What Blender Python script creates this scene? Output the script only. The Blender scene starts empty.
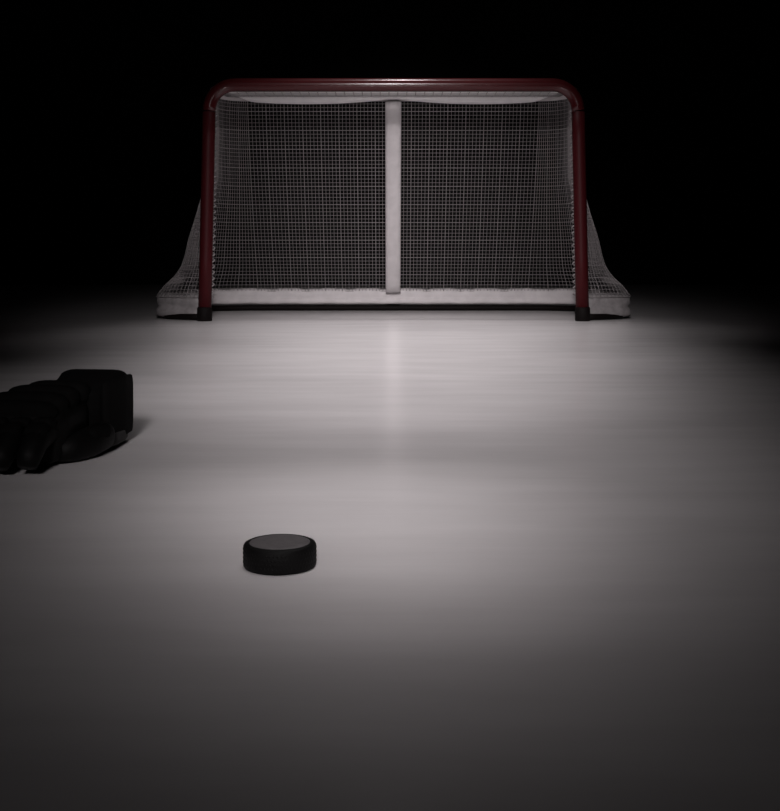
import bpy, bmesh, math
from mathutils import Vector

S = bpy.context.scene
COL = S.collection
PI = math.pi
F, CAM_Z, HOR = 1130.0, 0.325, 256.0          # focal length (px), eye height, horizon row

# ------------------------------------------------------------------ materials
def mat(name, color, rough=0.6, spec=0.5, noise=0.0, nscale=20.0, bump=0.0, bscale=60.0, metal=0.0):
    m = bpy.data.materials.new(name); m.use_nodes = True
    nt = m.node_tree; b = nt.nodes['Principled BSDF']
    b.inputs['Roughness'].default_value = rough
    b.inputs['Specular IOR Level'].default_value = spec
    b.inputs['Metallic'].default_value = metal
    tc = nt.nodes.new('ShaderNodeTexCoord')
    n = nt.nodes.new('ShaderNodeTexNoise'); n.inputs['Scale'].default_value = nscale
    n.inputs['Detail'].default_value = 4
    nt.links.new(tc.outputs['Object'], n.inputs['Vector'])
    r = nt.nodes.new('ShaderNodeValToRGB')
    c = color
    r.color_ramp.elements[0].position = .3; r.color_ramp.elements[1].position = .7
    r.color_ramp.elements[0].color = (c[0]*(1-noise), c[1]*(1-noise), c[2]*(1-noise), 1)
    r.color_ramp.elements[1].color = (c[0], c[1], c[2], 1)
    nt.links.new(n.outputs['Fac'], r.inputs['Fac'])
    nt.links.new(r.outputs['Color'], b.inputs['Base Color'])
    if bump > 0:
        n2 = nt.nodes.new('ShaderNodeTexNoise'); n2.inputs['Scale'].default_value = bscale
        nt.links.new(tc.outputs['Object'], n2.inputs['Vector'])
        bp = nt.nodes.new('ShaderNodeBump'); bp.inputs['Strength'].default_value = bump
        bp.inputs['Distance'].default_value = 0.002
        nt.links.new(n2.outputs['Fac'], bp.inputs['Height'])
        nt.links.new(bp.outputs['Normal'], b.inputs['Normal'])
    return m

def ice_material():
    m = bpy.data.materials.new('ice'); m.use_nodes = True
    nt = m.node_tree; b = nt.nodes['Principled BSDF']
    L = nt.links.new; N = nt.nodes.new
    tc = N('ShaderNodeTexCoord')
    # broad skate-scraped streaks running across the ice
    mp = N('ShaderNodeMapping'); mp.inputs['Scale'].default_value = (1.3, 5.0, 1)
    L(tc.outputs['Object'], mp.inputs['Vector'])
    n1 = N('ShaderNodeTexNoise'); n1.inputs['Scale'].default_value = 1.6; n1.inputs['Detail'].default_value = 5
    n1.inputs['Roughness'].default_value = .55
    L(mp.outputs['Vector'], n1.inputs['Vector'])
    r1 = N('ShaderNodeValToRGB')
    r1.color_ramp.elements[0].position = .30; r1.color_ramp.elements[1].position = .72
    r1.color_ramp.elements[0].color = (.68, .648, .657, 1)
    r1.color_ramp.elements[1].color = (.77, .737, .746, 1)
    L(n1.outputs['Fac'], r1.inputs['Fac'])
    L(r1.outputs['Color'], b.inputs['Base Color'])
    # roughness variation
    n2 = N('ShaderNodeTexNoise'); n2.inputs['Scale'].default_value = 3.0; n2.inputs['Detail'].default_value = 3
    L(mp.outputs['Vector'], n2.inputs['Vector'])
    mr = N('ShaderNodeMapRange')
    mr.inputs['To Min'].default_value = .21; mr.inputs['To Max'].default_value = .27
    L(n2.outputs['Fac'], mr.inputs['Value']); L(mr.outputs['Result'], b.inputs['Roughness'])
    b.inputs['IOR'].default_value = 1.31
    b.inputs['Specular IOR Level'].default_value = .5
    # very fine scratches
    mp3 = N('ShaderNodeMapping'); mp3.inputs['Scale'].default_value = (2.0, 26.0, 1)
    mp3.inputs['Rotation'].default_value = (0, 0, .12)
    L(tc.outputs['Object'], mp3.inputs['Vector'])
    n3 = N('ShaderNodeTexNoise'); n3.inputs['Scale'].default_value = 2.0; n3.inputs['Detail'].default_value = 6
    L(mp3.outputs['Vector'], n3.inputs['Vector'])
    bp = N('ShaderNodeBump'); bp.inputs['Strength'].default_value = .065; bp.inputs['Distance'].default_value = .004
    L(n3.outputs['Fac'], bp.inputs['Height']); L(bp.outputs['Normal'], b.inputs['Normal'])
    return m

M_ICE = ice_material()
M_WALL = mat('dark_wall', (.020, .019, .019), .9, .1, .3, 2)
M_RED = mat('red_paint', (.052, .0048, .0062), .5, .06, .12, 30)
for k_, v_ in (('Coat Weight', .42), ('Coat Roughness', .17), ('Coat IOR', 1.6)):
    M_RED.node_tree.nodes['Principled BSDF'].inputs[k_].default_value = v_
M_REDPOST = mat('red_post_paint', (.055, .0055, .0075), .5, .15, .15, 30)
M_FOOT = mat('dark_boot', (.005, .003, .003), .7, .12, .2, 40)
M_WHITE = mat('white_padding', (.64, .60, .61), .65, .3, .12, 18, .25, 70)
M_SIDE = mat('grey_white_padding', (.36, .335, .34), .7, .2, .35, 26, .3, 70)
M_PAD = mat('bright_white_padding', (.90, .86, .87), .6, .3, .08, 18)
M_TUBE = mat('white_tube', (.52, .48, .49), .45, .4, .08, 18)
M_NET = mat('white_twine', (.33, .305, .308), .8, .2, .2, 60)
M_RUB = mat('black_rubber', (.005, .0047, .0047), .6, .15, .3, 60, .25, 400)
M_RUBTOP = mat('lit_rubber_top', (.125, .115, .118), .60, .45, .25, 90, .25, 300)  # black rubber greyed to stand in for light reflected off the top
M_GLV = mat('black_leather', (.0028, .0026, .0026), .6, .09, .25, 40, .3, 90)
M_GLV2 = mat('black_nylon', (.0028, .0026, .0026), .85, .05, .3, 60, .4, 220)
M_GLVT = mat('dark_grey_trim', (.030, .029, .029), .7, .2, .2, 60)

# ------------------------------------------------------------------ helpers
def obj(name, bm, m, parent=None, smooth=True):
    bmesh.ops.recalc_face_normals(bm, faces=bm.faces[:])
    me = bpy.data.meshes.new(name); bm.to_mesh(me); bm.free()
    me.materials.append(m)
    if smooth:
        for p in me.polygons: p.use_smooth = True
    o = bpy.data.objects.new(name, me); COL.objects.link(o)
    if parent: o.parent = parent
    return o

def thing(name, label, cat, loc=(0, 0, 0), rz=0):
    e = bpy.data.objects.new(name, None); COL.objects.link(e)
    e.location = loc; e.rotation_euler = (0, 0, rz); e.empty_display_size = .1
    e['label'] = label; e['category'] = cat
    return e

def sweep(bm, pts, r, sides=12, closed=False, cap=True):
    """round tube along a polyline; r is a number or a list"""
    pts = [Vector(p) for p in pts]; n = len(pts); rings = []
    up = None
    for i, p in enumerate(pts):
        a = pts[i-1] if (i > 0 or closed) else pts[i]
        c = pts[(i+1) % n] if (i < n-1 or closed) else pts[i]
        t = (c-a).normalized()
        if up is None:
            up = Vector((0, 0, 1)) if abs(t.z) < .9 else Vector((0, 1, 0))
        u = (up - t*up.dot(t)).normalized(); v = t.cross(u); up = u
        rr = r[i] if isinstance(r, (list, tuple)) else r
        rings.append([bm.verts.new(p + (u*math.cos(k*2*PI/sides) + v*math.sin(k*2*PI/sides))*rr) for k in range(sides)])
    m = n if closed else n-1
    for i in range(m):
        A, B = rings[i], rings[(i+1) % n]
        for k in range(sides):
            bm.faces.new((A[k], A[(k+1) % sides], B[(k+1) % sides], B[k]))
    if cap and not closed:
        bm.faces.new(rings[0][::-1]); bm.faces.new(rings[-1])

def loft(bm, rings, cap=True):
    """rings: lists of points with equal counts"""
    R = [[bm.verts.new(p) for p in ring] for ring in rings]
    n = len(R[0])
    for A, B in zip(R, R[1:]):
        for k in range(n):
            bm.faces.new((A[k], A[(k+1) % n], B[(k+1) % n], B[k]))
    if cap:
        bm.faces.new(R[0][::-1]); bm.faces.new(R[-1])

def lathe(bm, prof, seg=64):
    rings = []
    for r, z in prof:
        rings.append([Vector((r*math.cos(k*2*PI/seg), r*math.sin(k*2*PI/seg), z)) for k in range(seg)])
    loft(bm, rings, True)

def smoothstep(t):
    t = max(0, min(1, t)); return t*t*(3-2*t)

# ------------------------------------------------------------------ setting
bm = bmesh.new()
bmesh.ops.create_cube(bm, size=1)
for v in bm.verts:
    v.co = Vector((v.co.x*30, v.co.y*16 + 5.0, v.co.z*.1 - .05))
o = obj('floor', bm, M_ICE, None, False)
o['kind'] = 'structure'; o['label'] = 'pale grey scuffed rink ice in a pool of light'

bm = bmesh.new()
bmesh.ops.create_cube(bm, size=1)
for v in bm.verts:
    v.co = Vector((v.co.x*30, v.co.y*.2 + 12.9, v.co.z*6 + 3.0))
o = obj('wall_back', bm, M_WALL, None, False)
o['kind'] = 'structure'; o['label'] = 'unlit black wall far behind the goal'

# ------------------------------------------------------------------ hockey goal
D = 5.65
goal = thing('hockey_goal', 'red framed ice hockey goal with white netting and white centre post standing on the ice',
             'hockey goal', (.018, D, 0))
XP, ZC, RT = .945, 1.181, .033          # post centre, crossbar height, tube radius
XT = .920                               # posts lean in a touch at the top
# netting plan curve: posts -> flared side -> rounded back corner -> back
ZTOP = 1.18
RC = .13
WT = [(-1, 1.235), (0, 1.235), (.12, 1.228), (.175, 1.185), (.22, 1.135), (.27, 1.100), (.33, 1.080), (.41, 1.062), (.54, 1.020),
      (.75, .962), (1.0, .945), (2, .945)]
def width(z):
    for (a, u), (b, v) in zip(WT, WT[1:]):
        if z <= b: return u + (v-u)*(z-a)/(b-a)
def corner(z):                          # half-width of the rounded top corner of the frame at height z
    if z <= ZC-RC: return 9.
    q = min(1., (z-(ZC-RC))/RC)
    return xpost(1.05) - RC*(1-math.sqrt(max(0., 1-q*q)))
def depth(z):
    return .55 + .57*max(0., 1 - z/ZTOP)**1.25
def xpost(z):
    return XP + (XT-XP)*z/ZTOP
def plan(z, n=97, shrink=0.0, y0=.02):
    w, d = width(z)-shrink, depth(z)-shrink
    xp = xpost(z)
    R = max(.14, w - .80)
    right = []
    m = 24
    for i in range(m):                                   # flare from the post out to the side
        t = i/m; y = y0 + (d-R-y0)*t
        right.append((xp + (w-xp)*smoothstep(y/.20), y))
    for i in range(17):
        a = i/16*PI/2
        right.append((w-R+R*math.cos(a), d-R+R*math.sin(a)))
    for i in range(1, 13):
        right.append(((w-R)*(1-i/12), d))
    right = [(min(x, corner(z) - .012 + .55*y), y) for x, y in right]
    # cords: even spacing along each side, then straight up and down across the back
    k0 = len(right)-13; side = right[:k0+1]; ns = (n-1)*3//10; xb = side[-1][0]
    cs = [0]
    for a, b in zip(side, side[1:]): cs.append(cs[-1] + math.hypot(b[0]-a[0], b[1]-a[1]))
    half = []; j = 0
    for k in range(ns):
        q = cs[-1]*k/ns
        while j < len(side)-2 and cs[j+1] < q: j += 1
        f = (q-cs[j])/max(1e-9, cs[j+1]-cs[j])
        half.append((side[j][0] + (side[j+1][0]-side[j][0])*f, side[j][1] + (side[j+1][1]-side[j][1])*f))
    nb = n - 2*ns
    return half + [(xb - 2*xb*i/(nb-1), d) for i in range(nb)] + [(-x, y) for x, y in half[::-1]]

# posts and crossbar
for s in (-1, 1):
    bm = bmesh.new()
    zs = [.07, .3, .6, .9, 1.045]
    sweep(bm, [(s*xpost(z), 0, z) for z in zs], RT, 20)
    obj('goal_post', bm, M_REDPOST, goal)
    bm = bmesh.new()
    loft(bm, [[Vector((s*XP + r*math.cos(k*2*PI/20), r*math.sin(k*2*PI/20), z)) for k in range(20)]
              for z, r in ((0, RT+.002), (.004, RT+.005), (.062, RT+.005), (.070, RT+.001))])
    b = obj('post_boot', bm, M_FOOT, goal); b['label'] = 'dark boot at the foot of the post'
bm = bmesh.new()
pts = []
xe = xpost(1.05)
for i in range(9):
    a = i/8*PI/2
    pts.append((-xe + RC*(1-math.cos(a)), 0, ZC-RC + RC*math.sin(a)))
pts += [(-xe+RC + (2*xe-2*RC)*i/8, 0, ZC) for i in range(1, 8)]
for i in range(9):
    a = (8-i)/8*PI/2
    pts.append((xe - RC*(1-math.cos(a)), 0, ZC-RC + RC*math.sin(a)))
sweep(bm, pts, RT, 24)
obj('crossbar', bm, M_RED, goal)

# top shelf rail (behind the crossbar)
bm = bmesh.new()
tp = plan(ZTOP, 61, 0, .03)
sweep(bm, [(x, y, ZTOP+.012) for x, y in tp], .019, 12)
obj('top_rail', bm, M_TUBE, goal)

# white padding laced under the rear rail: two sagging swags either side of the centre post
bm = bmesh.new()
dt = depth(ZTOP)
rings = []
xw = .90
for i in range(73):
    x = -xw + 2*xw*i/72
    u = abs(x)/xw
    sag = .024*math.sin(PI*min(1, max(0, (u-.05)/.95)))**.8
    end = smoothstep((1-u)/.16)
    zt = 1.222 - .012*(1-end); zb = zt - (.010 + .034*end) - sag*end
    th = .010 + .018*end
    zc, hz = (zt+zb)/2, (zt-zb)/2
    rings.append([Vector((x, dt-.030 - .10*smoothstep((u-.88)/.12) + th*math.copysign(abs(math.sin(a))**.6, math.sin(a)),
                          zc + hz*math.copysign(abs(math.cos(a))**.6, math.cos(a)))) for a in [k*2*PI/16 for k in range(16)]])
loft(bm, rings)
obj('top_padding', bm, M_PAD, goal)

# centre post, following the slope of the back net
bm = bmesh.new()
rings = []
for i in range(25):
    z = .11 + (1.165-.11)*i/24
    y = depth(z) - .035
    ring = []
    for k in range(20):
        a = k*2*PI/20
        ring.append(Vector((.044*math.copysign(abs(math.cos(a))**.75, math.cos(a)),
                            y + .026*math.copysign(abs(math.sin(a))**.75, math.sin(a)), z)))
    rings.append(ring)
loft(bm, rings)
obj('centre_post', bm, M_WHITE, goal)

# base: steel ring on the ice with a tall white pad laced to it
bm = bmesh.new()
sweep(bm, [(x, y, .017) for x, y in plan(0, 81, .05, .045)], .017, 10)
obj('base_rail', bm, M_FOOT, goal)  # rail coloured dark to deepen the shade in the gap under the pad
bm = bmesh.new()
prof = [(.030, .044), (.042, .042), (.050, .056), (.044, .072), (.040, .078), (.046, .088), (.046, .112), (.034, .128), (.018, .132),
        (.004, .126), (-.006, .112), (-.006, .096), (.006, .084), (-.008, .072), (-.008, .056), (.004, .046)]
# profile: (inward offset, height); rings ride on the base plan curve
base = plan(.03, 121, 0, .045)
rings = []
for i, (x, y) in enumerate(base):
    a = base[max(0, i-1)]; c = base[min(len(base)-1, i+1)]
    t = Vector((c[0]-a[0], c[1]-a[1], 0)).normalized()
    inn = Vector((-t.y, t.x, 0))
    if inn.dot(Vector((-x, .3-y, 0))) < 0: inn = -inn
    wob = .003*math.sin(i*.9) + .002*math.sin(i*2.3)
    lo = .034*(1 - smoothstep((y-.30)/.45))             # the pad hangs right down to the ice beside the posts
    rings.append([Vector((x, y, 0)) + inn*(q + .01) + Vector((0, 0, h - lo*max(0, (.132-h)/.090) + wob*(h/.13))) for q, h in prof])
cut = [i for i, (x, y) in enumerate(base) if y > depth(.03) - .22]
loft(bm, rings[cut[0]:cut[-1]+1])
obj('base_padding', bm, M_WHITE, goal)
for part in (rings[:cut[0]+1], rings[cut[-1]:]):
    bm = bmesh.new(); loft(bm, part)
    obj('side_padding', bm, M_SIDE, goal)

# netting (back and sides): one woven panel, every fifth cord doubled
def strand_r(i, base=.0016):
    return base*1.3 if i % 5 == 0 else base*.80
NU, NZ = 201, 54
zs = [.115 + (ZTOP-.115)*j/(NZ-1) for j in range(NZ)]
grid = [plan(z, NU) for z in zs]
bm = bmesh.new()
for j in range(NZ):
    sweep(bm, [(x, y, zs[j] - .004*math.sin(k*PI)) for k, (x, y) in enumerate(grid[j])], strand_r(j), 4)
for k in range(NU):
    sweep(bm, [(grid[j][k][0], grid[j][k][1], zs[j]) for j in range(NZ)], strand_r(k), 4)
obj('netting', bm, M_NET, goal)

# roof netting between crossbar and top rail
bm = bmesh.new()
NX = 38
for i in range(NX):
    x = -.86 + 1.72*i/(NX-1)
    sweep(bm, [(x, .03 + (dt-.05)*t/6, ZTOP + .015 - .02*math.sin(PI*t/6)) for t in range(7)], .0018, 4)
for t in range(1, 11):
    y = .03 + (dt-.06)*t/11
    sweep(bm, [(-.90 + 1.8*i/20, y, ZTOP + .015 - .02*math.sin(PI*t/11)) for i in range(21)], .0018, 4)
obj('roof_netting', bm, M_NET, goal)

# lacing cord tying the net to each post
for s in (-1, 1):
    bm = bmesh.new()
    pts = []
    for i in range(260):
        z = .12 + .94*i/259; a = i*.75
        pts.append((s*(xpost(z) - .030) + .009*math.cos(a), .024 + .012*math.sin(a), z))
    sweep(bm, pts, .0042, 5)
    obj('lacing_cord', bm, M_NET, goal)

# ------------------------------------------------------------------ puck
puck = thing('hockey_puck', 'small round black rubber hockey puck lying flat on the ice in front of the goal',
             'hockey puck', (-.1155, 1.185, 0), .3)
R, H = .0381, .0254
bm = bmesh.new()
lathe(bm, [(R-.0030, .0), (R-.0010, .0006), (R, .0025), (R, H-.0032), (R-.0012, H-.0012), (R-.0035, H-.0002),
           (R-.0055, H), (R-.0062, H-.0004)], 72)
obj('body', bm, M_RUB, puck)
bm = bmesh.new()                                        # knurled band round the side
for row in range(4):
    z = .0060 + row*.0045
    for k in range(60):
        a = (k + .5*(row % 2))*2*PI/60
        c = Vector(((R)*math.cos(a), (R)*math.sin(a), z))
        n = Vector((math.cos(a), math.sin(a), 0)); t = Vector((-math.sin(a), math.cos(a), 0))
        v = [bm.verts.new(c + t*.0015), bm.verts.new(c + Vector((0, 0, .0018))), bm.verts.new(c - t*.0015),
             bm.verts.new(c - Vector((0, 0, .0018)))]
        p = bm.verts.new(c + n*.0005)
        for q in range(4): bm.faces.new((v[q], v[(q+1) % 4], p))
obj('grip_band', bm, M_RUB, puck, False)
bm = bmesh.new()
lathe(bm, [(R-.0064, H-.0012), (R-.0064, H-.0003), (R-.0072, H+.0001), (R-.016, H+.0002), (.004, H+.0002)], 72)
f = obj('top_face', bm, M_RUBTOP, puck); f['label'] = 'black top of the puck, coloured grey for reflected light'

# ------------------------------------------------------------------ hockey glove
# local frame: +X towards the finger tips, +Y to the glove's left, Z up
glove = thing('hockey_glove', 'bulky black padded hockey glove lying on the ice at the left edge, fingers toward camera',
              'glove', (-.523, 1.978, 0), math.radians(-96))
glove.scale = (1, 1, 1.02)
def rrect(x, y, z, hy, hz, p=.45, n=24, tilt=0.0):
    out = []
    for k in range(n):
        a = k*2*PI/n
        cy = hy*math.copysign(abs(math.cos(a))**p, math.cos(a))
        cz = hz*math.copysign(abs(math.sin(a))**p, math.sin(a))
        out.append(Vector((x + tilt*cz, y + cy, z + cz)))
    return out
# cuff: flared open tube with a hollow mouth
bm = bmesh.new()
loft(bm, [rrect(.120, 0, .056, .050, .046), rrect(.02, 0, .0595, .058, .0555, .3), rrect(-.01, 0, .0620, .064, .0600, .3),
          rrect(-.018, 0, .0620, .062, .0585, .3), rrect(-.012, 0, .0620, .052, .049, .3), rrect(.06, 0, .060, .042, .038)])
obj('cuff', bm, M_GLV2, glove)
bm = bmesh.new()                                        # binding round the mouth
sweep(bm, rrect(-.016, 0, .0620, .061, .0575, .3, 40), .0035, 8, closed=True)
obj('cuff_binding', bm, M_GLV, glove)
bm = bmesh.new()                                        # side wing of the cuff, facing the rink
loft(bm, [rrect(x, .060 + dy, .066, .006, hz, .5, 16) for x, dy, hz in ((-.012, .006, .050), (.03, .006, .052), (.085, .003, .050), (.100, -.001, .046))])
obj('cuff_panel', bm, M_GLV2, glove)
# palm/hand body
bm = bmesh.new()
loft(bm, [rrect(.09, -.01, .049, .052, .046), rrect(.14, -.022, .047, .064, .046), rrect(.20, -.030, .045, .074, .044), rrect(.255, -.034, .040, .074, .039)])
obj('hand_body', bm, M_GLV, glove)
# padded rolls across the back of the hand
for x, y, hy, z, hz in ((.120, -.010, .052, .098, .020), (.158, -.020, .058, .094, .021), (.198, -.028, .064, .088, .021), (.236, -.032, .066, .080, .020)):
    bm = bmesh.new()
    loft(bm, [rrect(x + .0185*q, y, z, hy*w, hz*w2, .55) for q, w, w2 in ((-1, .80, .45), (-.8, .95, .85), (-.3, 1, 1), (.3, 1, 1), (.8, .95, .85), (1, .80, .45))])
    obj('back_roll', bm, M_GLV2, glove)
# fingers: three padded knuckle segments each, curling down to the ice
for i, (y, L) in enumerate(((.022, .92), (-.012, 1.0), (-.048, .97), (-.084, .82))):
    bm = bmesh.new()
    path = [(.235, .052), (.268, .054), (.302, .046), (.328, .030), (.336, .0165)]
    pts = [(.235 + (x-.235)*L, y - .12*(x-.235)*(i-1)*.5, z) for x, z in path]
    sweep(bm, pts, [.019, .0195, .019, .018, .014], 14)
    f = obj('finger', bm, M_GLV, glove)
    for (x, z, ang) in ((.258, .067, .0), (.294, .061, .45)):
        bm = bmesh.new()
        px = .235 + (x-.235)*L
        loft(bm, [[Vector((px + q*.0125*math.cos(ang) + p.z*math.sin(ang), y - .12*(px-.235)*(i-1)*.5 + p.y, z - q*.0125*math.sin(ang) + p.z*math.cos(ang)))
                   for p in rrect(0, 0, 0, .0165*w, .011*w, .6, 14)] for q, w in ((-1, .75), (-.7, 1), (.7, 1), (1, .75))])
        obj('finger_pad', bm, M_GLV2, f)
# thumb along the rink side, low on the ice
bm = bmesh.new()
sweep(bm, [(.075, .050, .030), (.11, .058, .027), (.16, .056, .025), (.20, .045, .023), (.225, .032, .021)], [.018, .024, .024, .021, .015], 16)
th = obj('thumb', bm, M_GLV, glove)
bm = bmesh.new()
loft(bm, [rrect(.125, .066, .038, .012, .010, .6, 14), rrect(.130, .067, .039, .015, .013, .6, 14), rrect(.17, .062, .036, .015, .012, .6, 14), rrect(.177, .060, .035, .011, .008, .6, 14)])
obj('thumb_pad', bm, M_GLV2, th)
# wrist strap low at the cuff
bm = bmesh.new()
loft(bm, [rrect(x, y, .017, .004, .010, .5, 12) for x, y in ((.0, .062), (.03, .068), (.075, .070), (.095, .064))])
st = obj('wrist_strap', bm, M_GLVT, glove); st['label'] = 'dark grey strap'

# ------------------------------------------------------------------ lights
def spot(name, loc, aim, power, angle, blend, radius=.15, color=(1, .952, .958), scale=(1, 1, 1)):
    l = bpy.data.lights.new(name, 'SPOT'); l.energy = power; l.spot_size = math.radians(angle); l.spot_blend = blend
    l.shadow_soft_size = radius; l.color = color
    o = bpy.data.objects.new(name, l); COL.objects.link(o); o.location = loc; o.scale = scale
    o.rotation_euler = (Vector(aim)-Vector(loc)).to_track_quat('-Z', 'Y').to_euler()
    o['kind'] = 'structure'
    return o
# spots added and fitted to shape the pool: overhead, around the camera, behind goal
LAMPS = [                                # name, place, aim, watts, cone
    ('pool_spot', (-0.05, 1.5, 4.5), (-0.05, 1.5, 0), 266, 8.9),
    ('pool_spot', (0.05, 1.5, 4.5), (0.05, 1.5, 0), 47, 8.9),
    ('pool_spot', (0.05, 1.5, 4.5), (0.05, 1.5, 0), 29, 15.2),
    ('pool_spot', (0.05, 2, 4.5), (0.05, 2, 0), 58, 15.2),
    ('pool_spot', (-0.1, 2.6, 4.5), (-0.1, 2.6, 0), 99, 22.6),
    ('pool_spot', (-0.1, 3.2, 4.5), (-0.1, 3.2, 0), 81, 29.9),
    ('pool_spot', (0.1, 3.2, 4.5), (0.1, 3.2, 0), 43, 29.9),
    ('pool_spot', (0.1, 3.9, 4.5), (0.1, 3.9, 0), 168, 29.9),
    ('pool_spot', (0.1, 5.2, 4.5), (0.1, 5.2, 0), 225, 29.9),
    ('pool_spot', (-.12, 4.6, 4.5), (-.12, 4.6, 0), 58, 38),
    ('pool_spot', (0.1, 5.2, 4.5), (0.1, 5.2, 0), 149, 39.1),
    ('front_fill', (0, 0.3, 2.2), (0, 3, 0), 158, 28),
    ('front_fill', (0, 0.3, 2.2), (0.1, 4, 0), 198, 28),
    ('front_fill', (0, 0.3, 2.2), (0, 5, 0), 184, 28),
    ('front_fill', (0, 0.3, 2.2), (0.15, 6, 0), 436, 28),
    ('front_fill', (0, 0.3, 2.2), (0.01, 6, 0), 223, 40),
    ('far_fill', (0, -1.5, 1.6), (0, 3, 0), 955, 22),
    ('goal_fill', (0, 1, 2.4), (0, 5.65, 0.9), 76, 10),
    ('goal_fill', (0, -.5, 1.12), (0, 5.65, 0.95), 250, 18),  # added low near the camera to place the crossbar highlight
    ('puck_fill', (0, 0.85, 3), (0, 0.85, 0), 18, 5.72),
    ('puck_fill', (0, 0.85, 3), (0, 0.85, 0), 6.5, 22.6),
    ('puck_fill', (0, 1.1, 3), (0, 1.1, 0), 52, 5.72),
    ('puck_fill', (0, 1.1, 3), (0, 1.1, 0), 14, 9.53),
    ('puck_fill', (0, 1.25, 3), (0, 1.25, 0), 24, 9.53),
    ('puck_fill', (0, 1.25, 3), (0, 1.25, 0), 13, 15.2),
    ('back_spotlight', (0.5, 2, 2.6), (0, 1.22, 0), 38, 10),
    ('rear_spotlight', (0, 8.2, 4.5), (0, 3, 0), 5, 28),
    ('foreground_fill', (0, 1, 6), (0, 1, 0), 3.5, 60),  # unseen wide fill, added to lift the foreground ice
]
for n_, loc_, aim_, p_, a_ in LAMPS:
    spot(n_, loc_, aim_, p_*.94, a_, 1.0, radius=.4 if n_ == 'far_fill' else .15, color=(1, .94, .89) if n_ == 'foreground_fill' else (1, .952, .958))

w = bpy.data.worlds.new('world'); S.world = w; w.use_nodes = True
w.node_tree.nodes['Background'].inputs['Color'].default_value = (.0006, .00058, .00058, 1)
w.node_tree.nodes['Background'].inputs['Strength'].default_value = 1.0

# ------------------------------------------------------------------ camera
cam = bpy.data.cameras.new('camera'); co = bpy.data.objects.new('camera', cam); COL.objects.link(co)
co.location = (0, 0, CAM_Z); co.rotation_euler = (PI/2, 0, 0)
cam.sensor_fit = 'HORIZONTAL'; cam.sensor_width = 36; cam.lens = 36*F/780
cam.shift_y = -(405.5-HOR)/780; cam.clip_start = .02; cam.clip_end = 100
S.camera = co
S.view_settings.view_transform = 'Standard'; S.view_settings.look = 'None'
S.view_settings.exposure = 0; S.view_settings.gamma = 1
